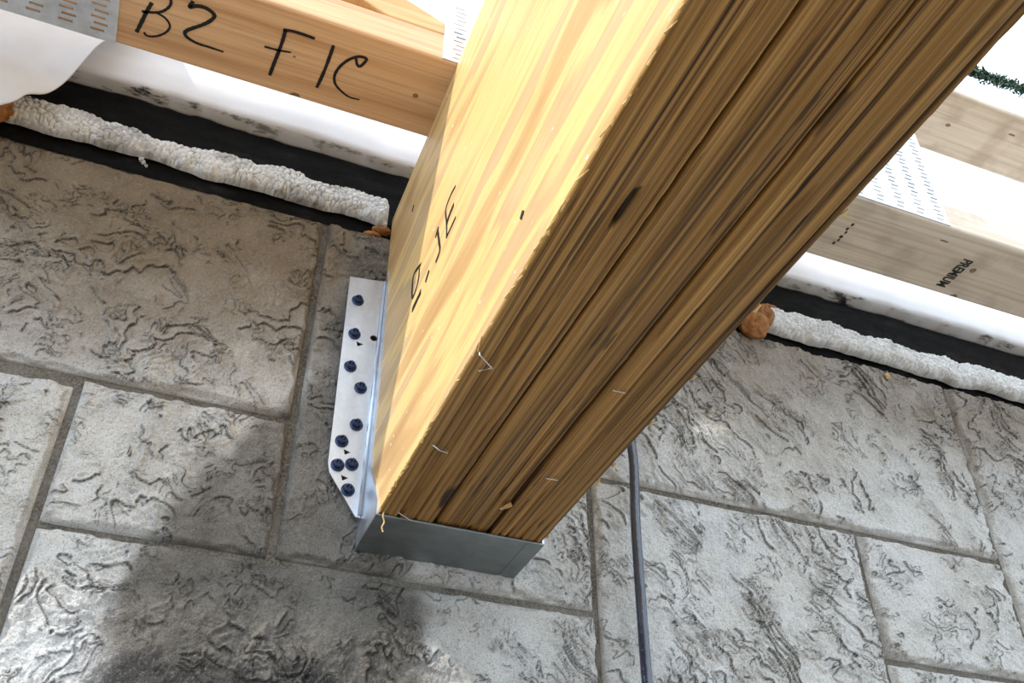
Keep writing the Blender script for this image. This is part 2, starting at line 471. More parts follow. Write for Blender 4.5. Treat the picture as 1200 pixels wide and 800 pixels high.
def stone(x0, x1, z0, z1, res=0.00105, lift=0.0, gap=0.0026):
    x0 += gap; x1 -= gap; z0 += gap; z1 -= gap
    nx = max(6, int((x1 - x0) / res)); nz = max(6, int((z1 - z0) / res))
    xs = np.linspace(x0, x1, nx); zs = np.linspace(z0, z1, nz)
    X, Z = np.meshgrid(xs, zs, indexing='ij')
    if res < 0.004:
        h, crack = relief(X, Z)
    else:
        h = (fbm(X * 12, Z * 20, 3, 21) - .5) * 0.016; crack = X * 0
    e = np.minimum(np.minimum(X - x0, x1 - X), np.minimum(Z - z0, z1 - Z))
    e2 = e + (fbm(X * 70, Z * 70, 4, 61) - .55) * 0.009
    rim = sstep(0.0, 0.0045, e2)
    h = (h + lift) * sstep(0.0, 0.006, e) - 0.0055 * (1 - rim)
    h = np.where(e <= 1e-9, -0.012, h)
    Y = -h
    P = np.stack([X, Y, Z], -1)
    me = grid_mesh('stone', P)
    d = poly_sdf(X, Z, PATCH_POLY) + (fbm(X * 45, Z * 45, 3, 13) - .5) * 0.03
    dark_patch = sstep(-0.016, 0.014, d) * (.85 + .15 * sstep(.05, -.02, Z))
    patch_black = dark_patch * sstep(-0.075, -0.125, Z + (fbm(X * 30, Z * 30, 3, 15) - .5) * 0.06) * sstep(0.06, -0.02, X) * 0.75  # nearly black towards the bottom of the dark patch
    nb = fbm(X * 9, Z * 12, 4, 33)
    dirt_and_shade = sstep(0.13, 0.31, Z + (nb - .5) * 0.16 + .06 * sstep(.1, -.2, X)) * (0.65 + .35 * sstep(.2, -.1, X))  # dirt wash with truss and foam shade painted in, stronger at left
    dirt_and_shade = np.maximum(dirt_and_shade, 0.6 * sstep(0.06, -0.03, Z + (nb - .5) * .1) * sstep(-.05, .0, X) * sstep(.3, .2, X) * 0.4)
    pale = sstep(0.54, 0.64, nb) * 0.5 * (1 - dirt_and_shade)
    pale = np.maximum(pale, sstep(0.5, 0.62, fbm(X * 16, Z * 16, 3, 52)) * np.exp(-((X - .12) / .05) ** 2 - ((Z + .07) / .06) ** 2) * 0.9)
    pale = np.maximum(pale, 0.7 * np.exp(-((X + .2) / .07) ** 2 - ((Z + .12) / .05) ** 2)) * (1 - dark_patch)
    for nm, arr in (('damp', dark_patch), ('wet', patch_black), ('tan', dirt_and_shade * (1 - dark_patch * .5)), ('pale', pale), ('crack', np.clip(crack * rim, 0, 1))):
        a = me.attributes.new(nm, 'FLOAT', 'POINT'); a.data.foreach_set('value', arr.ravel().astype(np.float32))
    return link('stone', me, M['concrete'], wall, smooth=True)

TOP = 0.347
STONES = [(-.62, -.065, .108, TOP - .003), (-.235, -.065, -.021, .108), (-.62, -.235, -.17, .102), (-.065, .212, -.020, TOP),
          (-.235, .212, -.17, -.020), (.212, .702, .115, TOP + .004), (.212, .512, -.17, .115), (.512, .700, -.018, .115),
          (.512, .700, -.17, -.018), (.702, 1.15, -.018, TOP + .004), (.700, 1.15, -.17, -.018)]
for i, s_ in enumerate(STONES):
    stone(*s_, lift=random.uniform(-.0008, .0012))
zc = -.17
ri = 0
while zc > FLOOR_Z + 0.05:
    hgt = 0.24 if ri % 2 == 0 else 0.13
    z0 = max(FLOOR_Z, zc - hgt); x = -1.6
    while x < 1.9 - 0.05:
        w_ = min(random.choice((0.27, 0.36, 0.46)), 1.9 - x)
        if 1.9 - x - w_ < 0.12: w_ = 1.9 - x
        stone(x, x + w_, z0, zc, 0.02); x += w_
    zc = z0; ri += 1
for (a, b) in ((-1.6, -1.1), (-1.1, -.62), (1.15, 1.5), (1.5, 1.9)):
    stone(a, b, -.17, .108, 0.012); stone(a, b, .108, TOP, 0.012)

# floor of the excavation and the bank behind the wall
fl = link('floor', box_mesh('floor', (-5, -6, FLOOR_Z - .1), (6, 0.2, FLOOR_Z)), M['dirt'])
tag(fl, 'sandy soil floor of the excavation', kind='structure')
gb = link('ground', box_mesh('ground', (-5, 0.2, FLOOR_Z - .1), (6, 7, 0.2)), M['dirt'])
tag(gb, 'soil bank behind the foundation wall', kind='structure')

# ------------------------------------------------------------------ membrane, white rim, foam
xs = np.linspace(-1.6, 1.9, 500); zs = np.linspace(0.345, 0.4435, 26)
X, Z = np.meshgrid(xs, zs, indexing='ij')
Y = 0.0070 - 0.003 * fbm(X * 14, Z * 50, 4, 4) - 0.002 * sstep(.5, .7, fbm(X * 30, Z * 60, 3, 9))
mem = link('waterproof_membrane', grid_mesh('waterproof_membrane', np.stack([X, Y, Z], -1)), M['black'], None, True)
tag(mem, 'black waterproofing band along the wall top between bead foam and white rim', 'membrane')

xs = np.linspace(-1.6, 1.9, 420)
prof = [(0.03, .4475), (0.0, .447), (-.008, .447), (-.0125, .4488), (-.0145, .453), (-.0165, .48), (-.0215, .52), (-.021, .6), (-.021, .698), (-.019, .70), (.03, .70)]
P = np.zeros((len(xs), len(prof), 3))
for j, (y, z) in enumerate(prof):
    wob = (fbm(xs * 9, xs * 0 + j * .15, 3, 70) - .5) * (0.004 if y < 0 else 0)
    P[:, j, 0] = xs; P[:, j, 1] = y + wob; P[:, j, 2] = z + (fbm(xs * 60, xs * 0 + 3, 3, 71) - .5) * (0.004 if z < .452 else 0)
rim = link('rim_board', grid_mesh('rim_board', P), M['rim'], None, True)
tag(rim, 'white wrapped rim board on the wall top behind the floor truss', 'rim board')

def foam_strip(x0, x1, zb, zt, label, seed, dirt=1.0):
    res = 0.0011
    nx = int((x1 - x0) / res); nz = 40
    xs = np.linspace(x0, x1, nx)
    t = np.linspace(0, 1, nz)
    zbot = zb + (fbm(xs * 22, xs * 0, 4, seed) - .5) * 0.012
    ztop = zt + (fbm(xs * 26, xs * 0 + 5, 4, seed + 3) - .5) * 0.016
    endf = np.minimum(sstep(0, .006, xs - x0), sstep(0, .006, x1 - xs))
    X = np.repeat(xs[:, None], nz, 1)
    Z = zbot[:, None] + (ztop - zbot)[:, None] * t[None]
    f1, f2, cid = worley(X * 185 + .5 * fbm(X * 90, Z * 90, 2, 3), Z * 200, seed)
    bead = np.clip(f2 - f1, 0, .5)
    edge = np.minimum(t, 1 - t)[None] * (ztop - zbot)[:, None]
    rnd = sstep(0, 0.009, edge + (fbm(X * 120, Z * 120, 2, seed + 7) - .5) * .005)
    h = 0.012 * np.sqrt(rnd) * endf[:, None] + 0.0042 * np.sqrt(bead) + (cid - .5) * 0.0014 + (fbm(X * 18, Z * 40, 3, seed + 2) - .5) * 0.003
    h = np.where((edge < 1e-6), -0.001, h)
    h[0] = h[-1] = -0.001
    me = grid_mesh('foam_strip', np.stack([X, 0.0 - h, Z], -1))
    seam = 1 - sstep(0.02, 0.16, f2 - f1)
    grime = dirt * sstep(.60, .74, fbm(X * 40, Z * 60, 4, seed + 20)) * .8 + (1 - sstep(0.0, .004, edge)) * .5
    for nm, arr in (('seam', seam * (.5 + .5 * (dirt > .3)) * sstep(.3, .6, fbm(X * 60, Z * 60, 2, seed + 11))), ('grime', np.clip(grime, 0, 1))):
        a = me.attributes.new(nm, 'FLOAT', 'POINT'); a.data.foreach_set('value', arr.ravel().astype(np.float32))
    o = link('foam_strip', me, M['eps'], None, True)
    return tag(o, label, 'foam strip', 'bead foam strips along the wall top')

foam_strip(-.37, -.0045, .361, .391, 'dirty white bead foam strip left of the beam', 5, .45)
foam_strip(.447, 1.5, .3545, .391, 'clean white bead foam strip right of the beam', 35, .25)

# ------------------------------------------------------------------ beam of three veneer lumber plies
BW = 0.1333; BH = 0.37; BL = 2.4
beam = empty('lvl_beam', (BW / 2, 0, 0), 'heavy yellow laminated veneer lumber beam hung on the concrete wall', 'beam')
edges = [(0.0, .0434), (.0456, .0885), (.0900, BW)]
levels = (0.0, 0.0018, 0.0002)
for k, ((xa, xb), lv) in enumerate(zip(edges, levels)):
    ys = np.concatenate([np.linspace(-.0005, -.75, 260), np.linspace(-.76, -BL, 60)])
    m = 60
    xs = np.linspace(xa, xb, m)
    X, Yg = np.meshgrid(xs, ys, indexing='ij')
    rid = fbm(X * 420, Yg * 2.0, 3, 100 + k * 7)
    ck = fbm(X * 330, Yg * 5.0, 3, 140 + k * 7)
    tar = sstep(.80, .86, fbm(X * 300, Yg * 16.0, 3, 180 + k)) * .7
    h = (rid - .5) * 0.0014 + sstep(.63, .70, ck) * 0.0016 + tar * .001
    if k == 0:   # the torn-out pocket half way along the first ply
        pk = 1.6 * np.clip(1 - (np.abs(X - .0300 - .003 * (ck - .5)) / .0032) ** 3 - (np.abs(Yg + .4125 + .008 * (rid - .5)) / .0155) ** 6, 0, 1) * (.25 + .75 * sstep(.30, .55, ck + .25 * (Yg + .4125) / .015)) ** .5
        h += pk * 0.005; tar = np.maximum(tar, sstep(.2, .6, pk))
        st = np.exp(-((X - .041) / .006) ** 2 - ((Yg + .105) / .022) ** 2)
        tar = np.maximum(tar, sstep(.35, .8, st * (.6 + .8 * ck)))
    if k == 2:
        s_ = sstep(.0016, .0005, np.abs(X - (BW - .0052 + .0012 * np.sin(Yg * 9)))) * sstep(-.12, -.3, Yg)
        h += s_ * .002; tar = np.maximum(tar, s_ * .8)
    ed = np.minimum(X - xa, xb - X)
    rag = 0.0016 + (fbm(X * 10 + k, Yg * 60, 3, 160 + k) - .4) * .002
    h += 0.0022 * (1 - sstep(0, 1, ed / np.clip(rag, .0006, .01))) ** 2
    Zb = lv + h
    # closed body: underside grid, both side faces, top and ends
    me = bpy.data.meshes.new('ply')
    bm = bmesh.new()
    lay = bm.verts.layers.float.new('tar')
    n1, n2 = X.shape
    vb = [[bm.verts.new((X[i, j], Yg[i, j], Zb[i, j])) for j in range(n2)] for i in range(n1)]
    vl = [bm.verts.new((xa, y, BH)) for y in ys]; vr = [bm.verts.new((xb, y, BH)) for y in ys]
    fb = []
    for i in range(n1 - 1):
        for j in range(n2 - 1):
            fb.append(bm.faces.new((vb[i][j], vb[i + 1][j], vb[i + 1][j + 1], vb[i][j + 1])))
    for f in fb: f.material_index = 1; f.smooth = True
    for j in range(n2 - 1):
        bm.faces.new((vb[0][j], vb[0][j + 1], vl[j + 1], vl[j])).material_index = 0 if k == 0 else 1
        bm.faces.new((vb[-1][j], vr[j], vr[j + 1], vb[-1][j + 1])).material_index = 0 if k == 2 else 1
        bm.faces.new((vl[j], vl[j + 1], vr[j + 1], vr[j]))
    for j in (0, n2 - 1):
        bm.faces.new([vb[i][j] for i in range(n1)] + [vr[j], vl[j]]).material_index = 1
    bmesh.ops.recalc_face_normals(bm, faces=bm.faces[:])
    for i in range(n1):
        for j in range(n2):
            vb[i][j][lay] = float(tar[i, j])
    bm.to_mesh(me); bm.free()
    me.materials.append(M['lvl_face']); me.materials.append(M['lvl_edge'])
    link('ply', me, None, beam)
for x, w_ in ((.0434, .0022), (.0885, .0015)):
    link('glue_line', box_mesh('glue_line', (x, -BL + .002, .0055), (x + w_, -.001, BH - .002)), M['glue'], beam)

# pale splinters along the torn lower edges
bm = bmesh.new()
def splinter(bm, p, l, w, rz):
    n0 = len(bm.verts)
    vs = bmesh.ops.create_cube(bm, size=1.0)['verts']
    for v in vs:
        tp = 1.0 if v.co.y > 0 else 0.35
        v.co = Vector((v.co.x * w * tp, v.co.y * l, v.co.z * w * .7 * tp))
    bmesh.ops.rotate(bm, verts=vs, cent=(0, 0, 0), matrix=Matrix.Rotation(rz, 3, 'Z') @ Matrix.Rotation(random.uniform(-.3, .3), 3, 'X'))
    bmesh.ops.translate(bm, verts=vs, vec=p)
for i in range(90):
    y = -.06 - 0.62 * random.random() ** 1.1
    splinter(bm, (random.uniform(-.0006, .0012), y, random.uniform(-.0006, .002)), random.uniform(.003, .011), random.uniform(.0005, .0014), random.uniform(-.2, .2))
for y in (-.075, -.165, -.19, -.245, -.30, -.37, -.45):
    splinter(bm, (BW + .0004, y, .0008), random.uniform(.004, .008), .0022, random.uniform(-.3, .3))
sp = link('splinters', mesh_bm('splinters', bm), M['splinter'], beam); sp['kind'] = 'stuff'
sp['label'] = 'pale torn splinters along the lower beam edges'

# staples, chip, thread
def staple(pts):
    P = [(pts[0][0], pts[0][1], .002)] + [(x, y, -.0022) for x, y in pts] + [(pts[-1][0], pts[-1][1], .002)]
    return link('staple', tube_mesh('staple', P, .0005, 6), M['wire'], beam)
staple([(.0024, -.2765), (.0142, -.2667), (.0075, -.2613)])
staple([(.0075, -.172), (.0137, -.1676), (.0196, -.1664)])
staple([(.0951, -.1601), (.1033, -.1608)])
staple([(.0914, -.2729), (.100, -.2734)])
staple([(.0128, -.0739), (.0249, -.0655)])
bm = bmesh.new(); splinter(bm, (0, 0, 0), .011, .005, 0)
ch = mesh_bm('wood_chip', bm); ch.transform(Matrix.Translation((.0835, -.1107, -.002)) @ Matrix.Rotation(-1.15, 4, 'Z') @ Matrix.Rotation(.35, 4, 'X'))
link('wood_chip', ch, M['chip'], beam)
link('thread', tube_mesh('thread', catmull([(.0035, -.066, .001), (.003, -.067, -.004), (.0045, -.066, -.008), (.003, -.0665, -.0125), (.0042, -.066, -.016)], 5), .0006, 5), M['splinter'], beam)

# ribbons of ink laid on a flat face
def ribbon(name, pts, w, to3d, mat, parent, taper=True):
    C_ = catmull(pts, 7)
    N = len(C_); V = []; Fs = []
    for i in range(N):
        t = C_[min(i + 1, N - 1)] - C_[max(i - 1, 0)]
        t = t / (np.linalg.norm(t) + 1e-9); nr = np.array((-t[1], t[0]))
        ww = w * (0.5 + .5 * min(1, (N - i) / (N * .35))) if taper else w
        ww *= 0.9 + .25 * random.random()
        for sgn, dep in ((-1, 0), (1, 0), (1, 1), (-1, 1)):
            V.append(to3d(C_[i] + nr * ww / 2 * sgn, dep))
    for i in range(N - 1):
        for k in range(4):
            Fs.append((i * 4 + k, i * 4 + (k + 1) % 4, i * 4 + 4 + (k + 1) % 4, i * 4 + 4 + k))
    Fs += [(0, 1, 2, 3), (N * 4 - 4, N * 4 - 1, N * 4 - 2, N * 4 - 3)]
    return V, Fs
def strokes(name, lst, to3d, mat, parent, label):
    V, Fs = [], []
    for pts, w, tp in lst:
        v, f = ribbon(name, pts, w, to3d, mat, parent, tp)
        n = len(V); V += v; Fs += [tuple(i + n for i in q) for q in f]
    me = mesh_from(name, V, Fs)
    bm = bmesh.new(); bm.from_mesh(me); bmesh.ops.recalc_face_normals(bm, faces=bm.faces[:]); bm.to_mesh(me); bm.free()
    o = link(name, me, mat, parent); o['label'] = label
    return o
side3d = lambda p, d: (-0.0004 + d * .0006, p[0], p[1])
strokes('ink_mark', [([(-.2179, .2009), (-.2059, .2019), (-.1957, .1968), (-.2004, .1775), (-.2026, .1601)], 0.0023, False),
    ([(-.2167, .1823), (-.2064, .1806), (-.1997, .1762)], 0.0043, False), ([(-.2229, .1628), (-.2128, .162), (-.2025, .1612)], 0.0023, False),
    ([(-.1782, .1943), (-.1713, .1886)], 0.0032, False), ([(-.1763, .1921), (-.1825, .1746), (-.1861, .1617), (-.1771, .1573)], 0.0032, False),
    ([(-.1593, .1641), (-.151, .1587)], 0.0043, False), ([(-.1324, .1941), (-.1121, .2002), (-.1096, .1881), (-.1139, .1726), (-.1268, .1779), (-.1289, .1921)], 0.0029, False),
    ([(-.1392, .1589), (-.1162, .1572)], 0.0051, False), ([(-.0888, .3059), (-.0853, .3009)], 0.0029, False), ([(-.352, .0452), (-.348, .0420)], 0.0041, False)],
    side3d, M['ink'], beam, 'broken black stamped letters on the side face')

# ------------------------------------------------------------------ joist hanger
hang = empty('joist_hanger', (BW / 2, 0, -.0015), 'galvanised steel joist hanger carrying the beam end', 'joist hanger')
TH = 0.0016
def plate_poly(name, outer, holes, to3d, th_vec, mat, parent):
    bm = bmesh.new()
    es = []
    for loop in [outer] + holes:
        vs = [bm.verts.new(to3d(p)) for p in loop]
        for i in range(len(vs)): es.append(bm.edges.new((vs[i], vs[(i + 1) % len(vs)])))
    r = bmesh.ops.triangle_fill(bm, use_beauty=True, use_dissolve=False, edges=es)
    fs = bm.faces[:]
    ex = bmesh.ops.extrude_face_region(bm, geom=fs)
    bmesh.ops.translate(bm, verts=[g for g in ex['geom'] if isinstance(g, bmesh.types.BMVert)], vec=th_vec)
    return link(name, mesh_bm(name, bm), mat, parent)
def circ(cx, cz, r, n=14): return [(cx + r * math.cos(2 * math.pi * k / n), cz + r * math.sin(2 * math.pi * k / n)) for k in range(n)]
def trih(cx, cz, r): return [(cx - r, cz + r * .7), (cx + r * 1.1, cz + r * .1), (cx - r * .5, cz - r)]
FY = -.0102   # flange stands off the proud faces of the cast stone
OUT = [(-.0365, .271), (-.0035, .2755), (-.0020, .022), (-.0062, .0225), (-.0315, .058), (-.0335, .066)]
HOL = [trih(-.0198, .1945, .0032), trih(-.0192, .0800, .003), trih(-.0187, .0555, .003), circ(-.0075, .2048, .0033)]
for sgn in (1, -1):
    f3 = (lambda p, s=sgn: ((p[0] if s == 1 else BW - p[0]), FY, p[1]))
    plate_poly('nail_flange', OUT, HOL, f3, (0, TH, 0), M['galv'], hang)
    SP = [(FY, .2755), (-.0125, .288), (-.0165, .262), (-.0225, .19), (-.0232, .119), (-.0242, .078), (-.0275, .060), (-.041, .040), (-.0545, .024), (-.0625, .011), (-.0640, -.0015), (0.0, -.0015), (0.0, .2755)]
    x0 = -TH if sgn == 1 else BW
    plate_poly('side_plate', SP, [], (lambda p, x=x0: (x, p[0], p[1])), (TH, 0, 0), M['galv'], hang)
    # rolled bend between flange and side plate
    bx = -.0028 if sgn == 1 else BW + .0028
    link('bend', tube_mesh('bend', [(bx, FY - .0006, .024), (bx, FY - .0006, .274)], .0019, 10), M['galv'], hang, True)
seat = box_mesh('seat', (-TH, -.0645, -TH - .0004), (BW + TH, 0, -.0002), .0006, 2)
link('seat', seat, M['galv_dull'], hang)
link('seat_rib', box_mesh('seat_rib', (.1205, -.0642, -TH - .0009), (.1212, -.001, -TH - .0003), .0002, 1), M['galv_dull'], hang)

def screw_mesh():
    bm = bmesh.new()
    n = 18
    prof = [(0.0056, 0.0), (0.0056, .0009), (.0047, .0015), (.0044, .0018)]
    rings = []
    for r, h in prof: rings.append([bm.verts.new((r * math.cos(2 * math.pi * k / n), -h, r * math.sin(2 * math.pi * k / n))) for k in range(n)])
    for h, sc in ((.0018, .92), (.0044, .92), (.0051, .78)):
        ring = []
        for k in range(n):
            th = 2 * math.pi * k / n
            hexr = .0044 * math.cos(math.pi / 6) / math.cos(((th) % (math.pi / 3)) - math.pi / 6)
            ring.append(bm.verts.new((hexr * sc * math.cos(th), -h, hexr * sc * math.sin(th))))
        rings.append(ring)
    for a, b in zip(rings, rings[1:]):
        for k in range(n): bm.faces.new((a[k], a[(k + 1) % n], b[(k + 1) % n], b[k]))
    ctr = [bm.verts.new((.0021 * math.cos(2 * math.pi * k / n), -.0051, .0021 * math.sin(2 * math.pi * k / n))) for k in range(n)]
    for k in range(n): bm.faces.new((rings[-1][k], rings[-1][(k + 1) % n], ctr[(k + 1) % n], ctr[k]))
    dn = [bm.verts.new((v.co.x * .8, -.0034, v.co.z * .8)) for v in ctr]
    for k in range(n): bm.faces.new((ctr[k], ctr[(k + 1) % n], dn[(k + 1) % n], dn[k]))
    bm.faces.new(dn)
    add_box(bm, (-.0004, -.0050, -.0034), (.0004, -.0056, .0034))
    return mesh_bm('screw', bm)
SM = screw_mesh(); SM.transform(Matrix.Diagonal((1.03, 1.0, 1.03, 1)))
SC = [(-.0265, .2439), (-.0256, .2041), (-.0256, .1671), (-.0142, .1467), (-.0141, .1081), (-.0247, .0892), (-.0256, .0657), (-.0140, .069), (-.0147, .0447)]
for sgn in (1, -1):
    for (x, z) in SC:
        o = link('screw', SM, M['screw'], hang)
        # parallax of the standing-off flange is small; heads sit on its face
        o.location = ((x if sgn == 1 else BW - x), FY, z)
        o.rotation_euler = (0, random.uniform(0, 1.0), 0)
        o.matrix_parent_inverse = Matrix.Translation(hang.location).inverted()

# ------------------------------------------------------------------ floor truss on the beam
Y0, Y1 = -.2052, -.1163
truss = empty('floor_truss', (BW / 2, -.16, BH), 'open web floor truss of flat pine boards lying across the beam', 'floor truss')
def board(name, p0, p1, mat, th=.038, y0=Y0, y1=Y1, bev=.0035):
    """flat board running in the xz plane from p0 to p1 (centre line), th thick"""
    dx, dz = p1[0] - p0[0], p1[1] - p0[1]
    L = math.hypot(dx, dz)
    me = box_mesh(name, (-L / 2, y0, -th / 2), (L / 2, y1, th / 2), bev, 3)
    return me, Matrix.Translation(((p0[0] + p1[0]) / 2, 0, (p0[1] + p1[1]) / 2)) @ Matrix.Rotation(-math.atan2(dz, dx), 4, 'Y')
def put(name, p0, p1, mat, bake=False, **kw):
    me, mx = board(name, p0, p1, mat, **kw)
    if bake:
        me.transform(mx); o = link(name, me, mat, truss)
    else:
        o = link(name, me, mat, truss); o.matrix_basis = mx
    return o
XA, XB = -1.25, 1.65
bot = put('bottom_chord', (XA, BH + .019), (.06, BH + .019), M['chord'], True)
bot_r = put('bottom_chord', (.061, BH + .019), (XB, BH + .019), M['chord_grey'], True)
top = put('top_chord', (XA, .6645), (XB, .6645), M['chord_pale'], True, th=.040)
zL, zH = BH + .038, .6445
def webend(xa, xb, up): return put('web', (xa, zL + .004), (xb, zH - .006), M['web'])
def diag(x0, x1):
    # trimmed web whose ends stop at the chords
    z0, z1 = zL, zH
    dx, dz = x1 - x0, z1 - z0
    L = math.hypot(dx, dz); nx, nz = -dz / L, dx / L
    if nz < 0: nx, nz = -nx, -nz
    hw = .019
    # corner x positions where the long edges meet the chord faces
    def xat(off, z):
        px, pz = x0 + nx * off, z0 + nz * off
        return px + dx / dz * (z - pz)
    a0, a1 = xat(-hw, z0), xat(-hw, z1); b0, b1 = xat(hw, z0), xat(hw, z1)
    V = []
    for y in (Y0 + .001, Y1 - .001):
        V += [(a0, y, z0), (a1, y, z1), (b1, y, z1), (b0, y, z0)]
    me = mesh_from('web', V, [(0, 1, 2, 3), (7, 6, 5, 4), (0, 4, 5, 1), (1, 5, 6, 2), (2, 6, 7, 3), (3, 7, 4, 0)])
    bm = bmesh.new(); bm.from_mesh(me); bmesh.ops.recalc_face_normals(bm, faces=bm.faces[:])
    bmesh.ops.bevel(bm, geom=bm.edges[:], offset=.002, segments=2, profile=.5, affect='EDGES'); bm.to_mesh(me); bm.free()
    return link('web', me, M['web'], truss)
diag(-.02, -.53); diag(.075, .40); diag(-1.06, -.56)
for xa in (.4685, .5075):
    link('post', box_mesh('post', (xa, Y0 + .001, zL), (xa + .038, Y1 - .001, zH), .002, 2), M['web'], truss)
diag(1.15, .98); diag(1.2, 1.55)

def punched(name, u0, u1, v0, v1, slots, to3d, th, mat, parent, lips=None):
    """thin plate in (u, v) with rectangular slots (uc, vc, lu, lv) on a cell grid"""
    us = sorted(set([u0, u1] + [round(s[0] + k * s[2] / 2, 6) for s in slots for k in (-1, 1)]))
    vs = sorted(set([v0, v1] + [round(s[1] + k * s[3] / 2, 6) for s in slots for k in (-1, 1)]))
    U = [u for u in us if u0 <= u <= u1]; Vv = [v for v in vs if v0 <= v <= v1]
    uc = np.array([(a + b) / 2 for a, b in zip(U, U[1:])]); vc = np.array([(a + b) / 2 for a, b in zip(Vv, Vv[1:])])
    keep = np.ones((len(uc), len(vc)), bool)
    for s in slots:
        keep &= ~((np.abs(uc - s[0]) < s[2] / 2)[:, None] & (np.abs(vc - s[1]) < s[3] / 2)[None])
    V, Fs = [], []
    idx = {}
    def vid(i, j):
        if (i, j) not in idx: idx[(i, j)] = len(V); V.append(to3d(U[i], Vv[j], 0))
        return idx[(i, j)]
    for i in range(len(uc)):
        for j in range(len(vc)):
            if keep[i, j]: Fs.append((vid(i, j), vid(i + 1, j), vid(i + 1, j + 1), vid(i, j + 1)))
    me = mesh_from(name, V, Fs)
    bm = bmesh.new(); bm.from_mesh(me)
    ex = bmesh.ops.extrude_face_region(bm, geom=bm.faces[:])
    d = Vector(to3d(0, 0, 1)) - Vector(to3d(0, 0, 0))
    bmesh.ops.translate(bm, verts=[g for g in ex['geom'] if isinstance(g, bmesh.types.BMVert)], vec=d * th)
    bmesh.ops.recalc_face_normals(bm, faces=bm.faces[:])
    # small turned-up lip at the end of each slot
    for s in slots:
        if lips:
            p0 = to3d(s[0] + s[2] / 2, s[1], 0); e = .0006
            q = [to3d(s[0] + s[2] / 2 - .0006, s[1] - s[3] * .45, lips), to3d(s[0] + s[2] / 2 + .0010, s[1] + s[3] * .45, 0)]
            a = [min(q[0][c], q[1][c]) for c in range(3)]; b = [max(q[0][c], q[1][c]) for c in range(3)]
            add_box(bm, a, b)
    bmesh.ops.recalc_face_normals(bm, faces=bm.faces[:])
    bm.to_mesh(me); bm.free()
    return link(name, me, mat, parent)
def slot_field(cols, v0, v1, pitch, lu, lv, stag=0.0012):
    out = []
    for c in cols:
        k = 0; v = v0
        while v <= v1:
            out.append((c + (stag if k % 2 else -stag), v, lu, lv)); v += pitch; k += 1
    return out
# plate under the bottom chord, far left
sl = slot_field([-.2945 - .0254 * k for k in range(9)], -.1262 - .00645 * 12, -.1262 + .001, .00645, .0122, .0026)
punched('nail_plate', -.532, -.2806, Y0 + .003, Y1 - .0005, sl, lambda u, v, d: (u, v, BH - .0003 - d), .0010, M['plate'], truss, .0016)
# plates on the truss side faces
sl = slot_field([.0005 + .0254 * k for k in range(3)], .3765, .455, .00635, .0095, .0022)
punched('nail_plate', -.0142, .064, BH + .0015, .460, sl, lambda u, v, d: (u, Y0 + .0003 - d, v), .0010, M['plate'], truss, .0012)
sl = slot_field([.531 - .0254 * k for k in range(5)], .3765, .545, .00635, .0095, .0020)
punched('nail_plate', .412, .5415, BH + .0015, .552, sl, lambda u, v, d: (u, Y0 + .0003 - d, v), .0010, M['plate'], truss, .0012)
sl = slot_field([-.57 + .0254 * k for k in range(3)], .60, .675, .00635, .0095, .0022)
punched('nail_plate', -.60, -.50, .594, .682, sl, lambda u, v, d: (u, Y0 + .0003 - d, v), .0010, M['plate'], truss, .0012)

# marker writing and mill stamp under the bottom chord
und3 = lambda p, d: (p[0], p[1], BH - .0004 + d * .0007)
for ch_, lst in (
    ('B', [([(-.2557, -.1687), (-.259, -.1582), (-.2618, -.1472), (-.2651, -.1348)], 0.0032, False),
      ([(-.2627, -.1572), (-.2552, -.1592), (-.2486, -.1621), (-.2439, -.1669), (-.2411, -.1728), (-.2418, -.179), (-.2447, -.182), (-.2497, -.1816), (-.2545, -.1781)], 0.0023, False),
      ([(-.251, -.1605), (-.2447, -.1584), (-.2403, -.1541), (-.2394, -.1495), (-.2422, -.1433), (-.2478, -.1377), (-.2537, -.1348), (-.2577, -.1349), (-.2588, -.1373)], 0.0018, False)]),
    ('2', [([(-.2242, -.1828), (-.226, -.1762), (-.2211, -.1792), (-.2143, -.1803), (-.2084, -.1783), (-.2057, -.175), (-.2084, -.169), (-.2145, -.1622), (-.2216, -.156), (-.2259, -.1515), (-.2264, -.1479), (-.2229, -.1448), (-.2154, -.1426), (-.2055, -.1425), (-.1932, -.1422)], 0.0033, True)]),
    ('F', [([(-.1475, -.1837), (-.1477, -.1724), (-.1489, -.1579), (-.1504, -.1443), (-.1513, -.1327)], 0.0031, False),
      ([(-.1494, -.1832), (-.1422, -.1848), (-.1332, -.1851), (-.1224, -.1847)], 0.0028, False),
      ([(-.1611, -.1608), (-.1496, -.1615), (-.1387, -.1633)], 0.0020, True)]),
    ('1', [([(-.1059, -.184), (-.1064, -.171), (-.1075, -.1534), (-.1096, -.135)], 0.0029, False)]),
    ('C', [([(-.0847, -.1783), (-.0822, -.1728), (-.0797, -.1712), (-.0774, -.1747), (-.0758, -.1806), (-.0793, -.1818), (-.0846, -.1799), (-.0912, -.1731), (-.0961, -.1633), (-.0977, -.1533), (-.0949, -.145), (-.0881, -.1394), (-.0797, -.1358), (-.0705, -.1364)], 0.0026, True)]),
    ):
    strokes('marker_character', lst, und3, M['ink'], bot, 'black marker character ' + ch_)

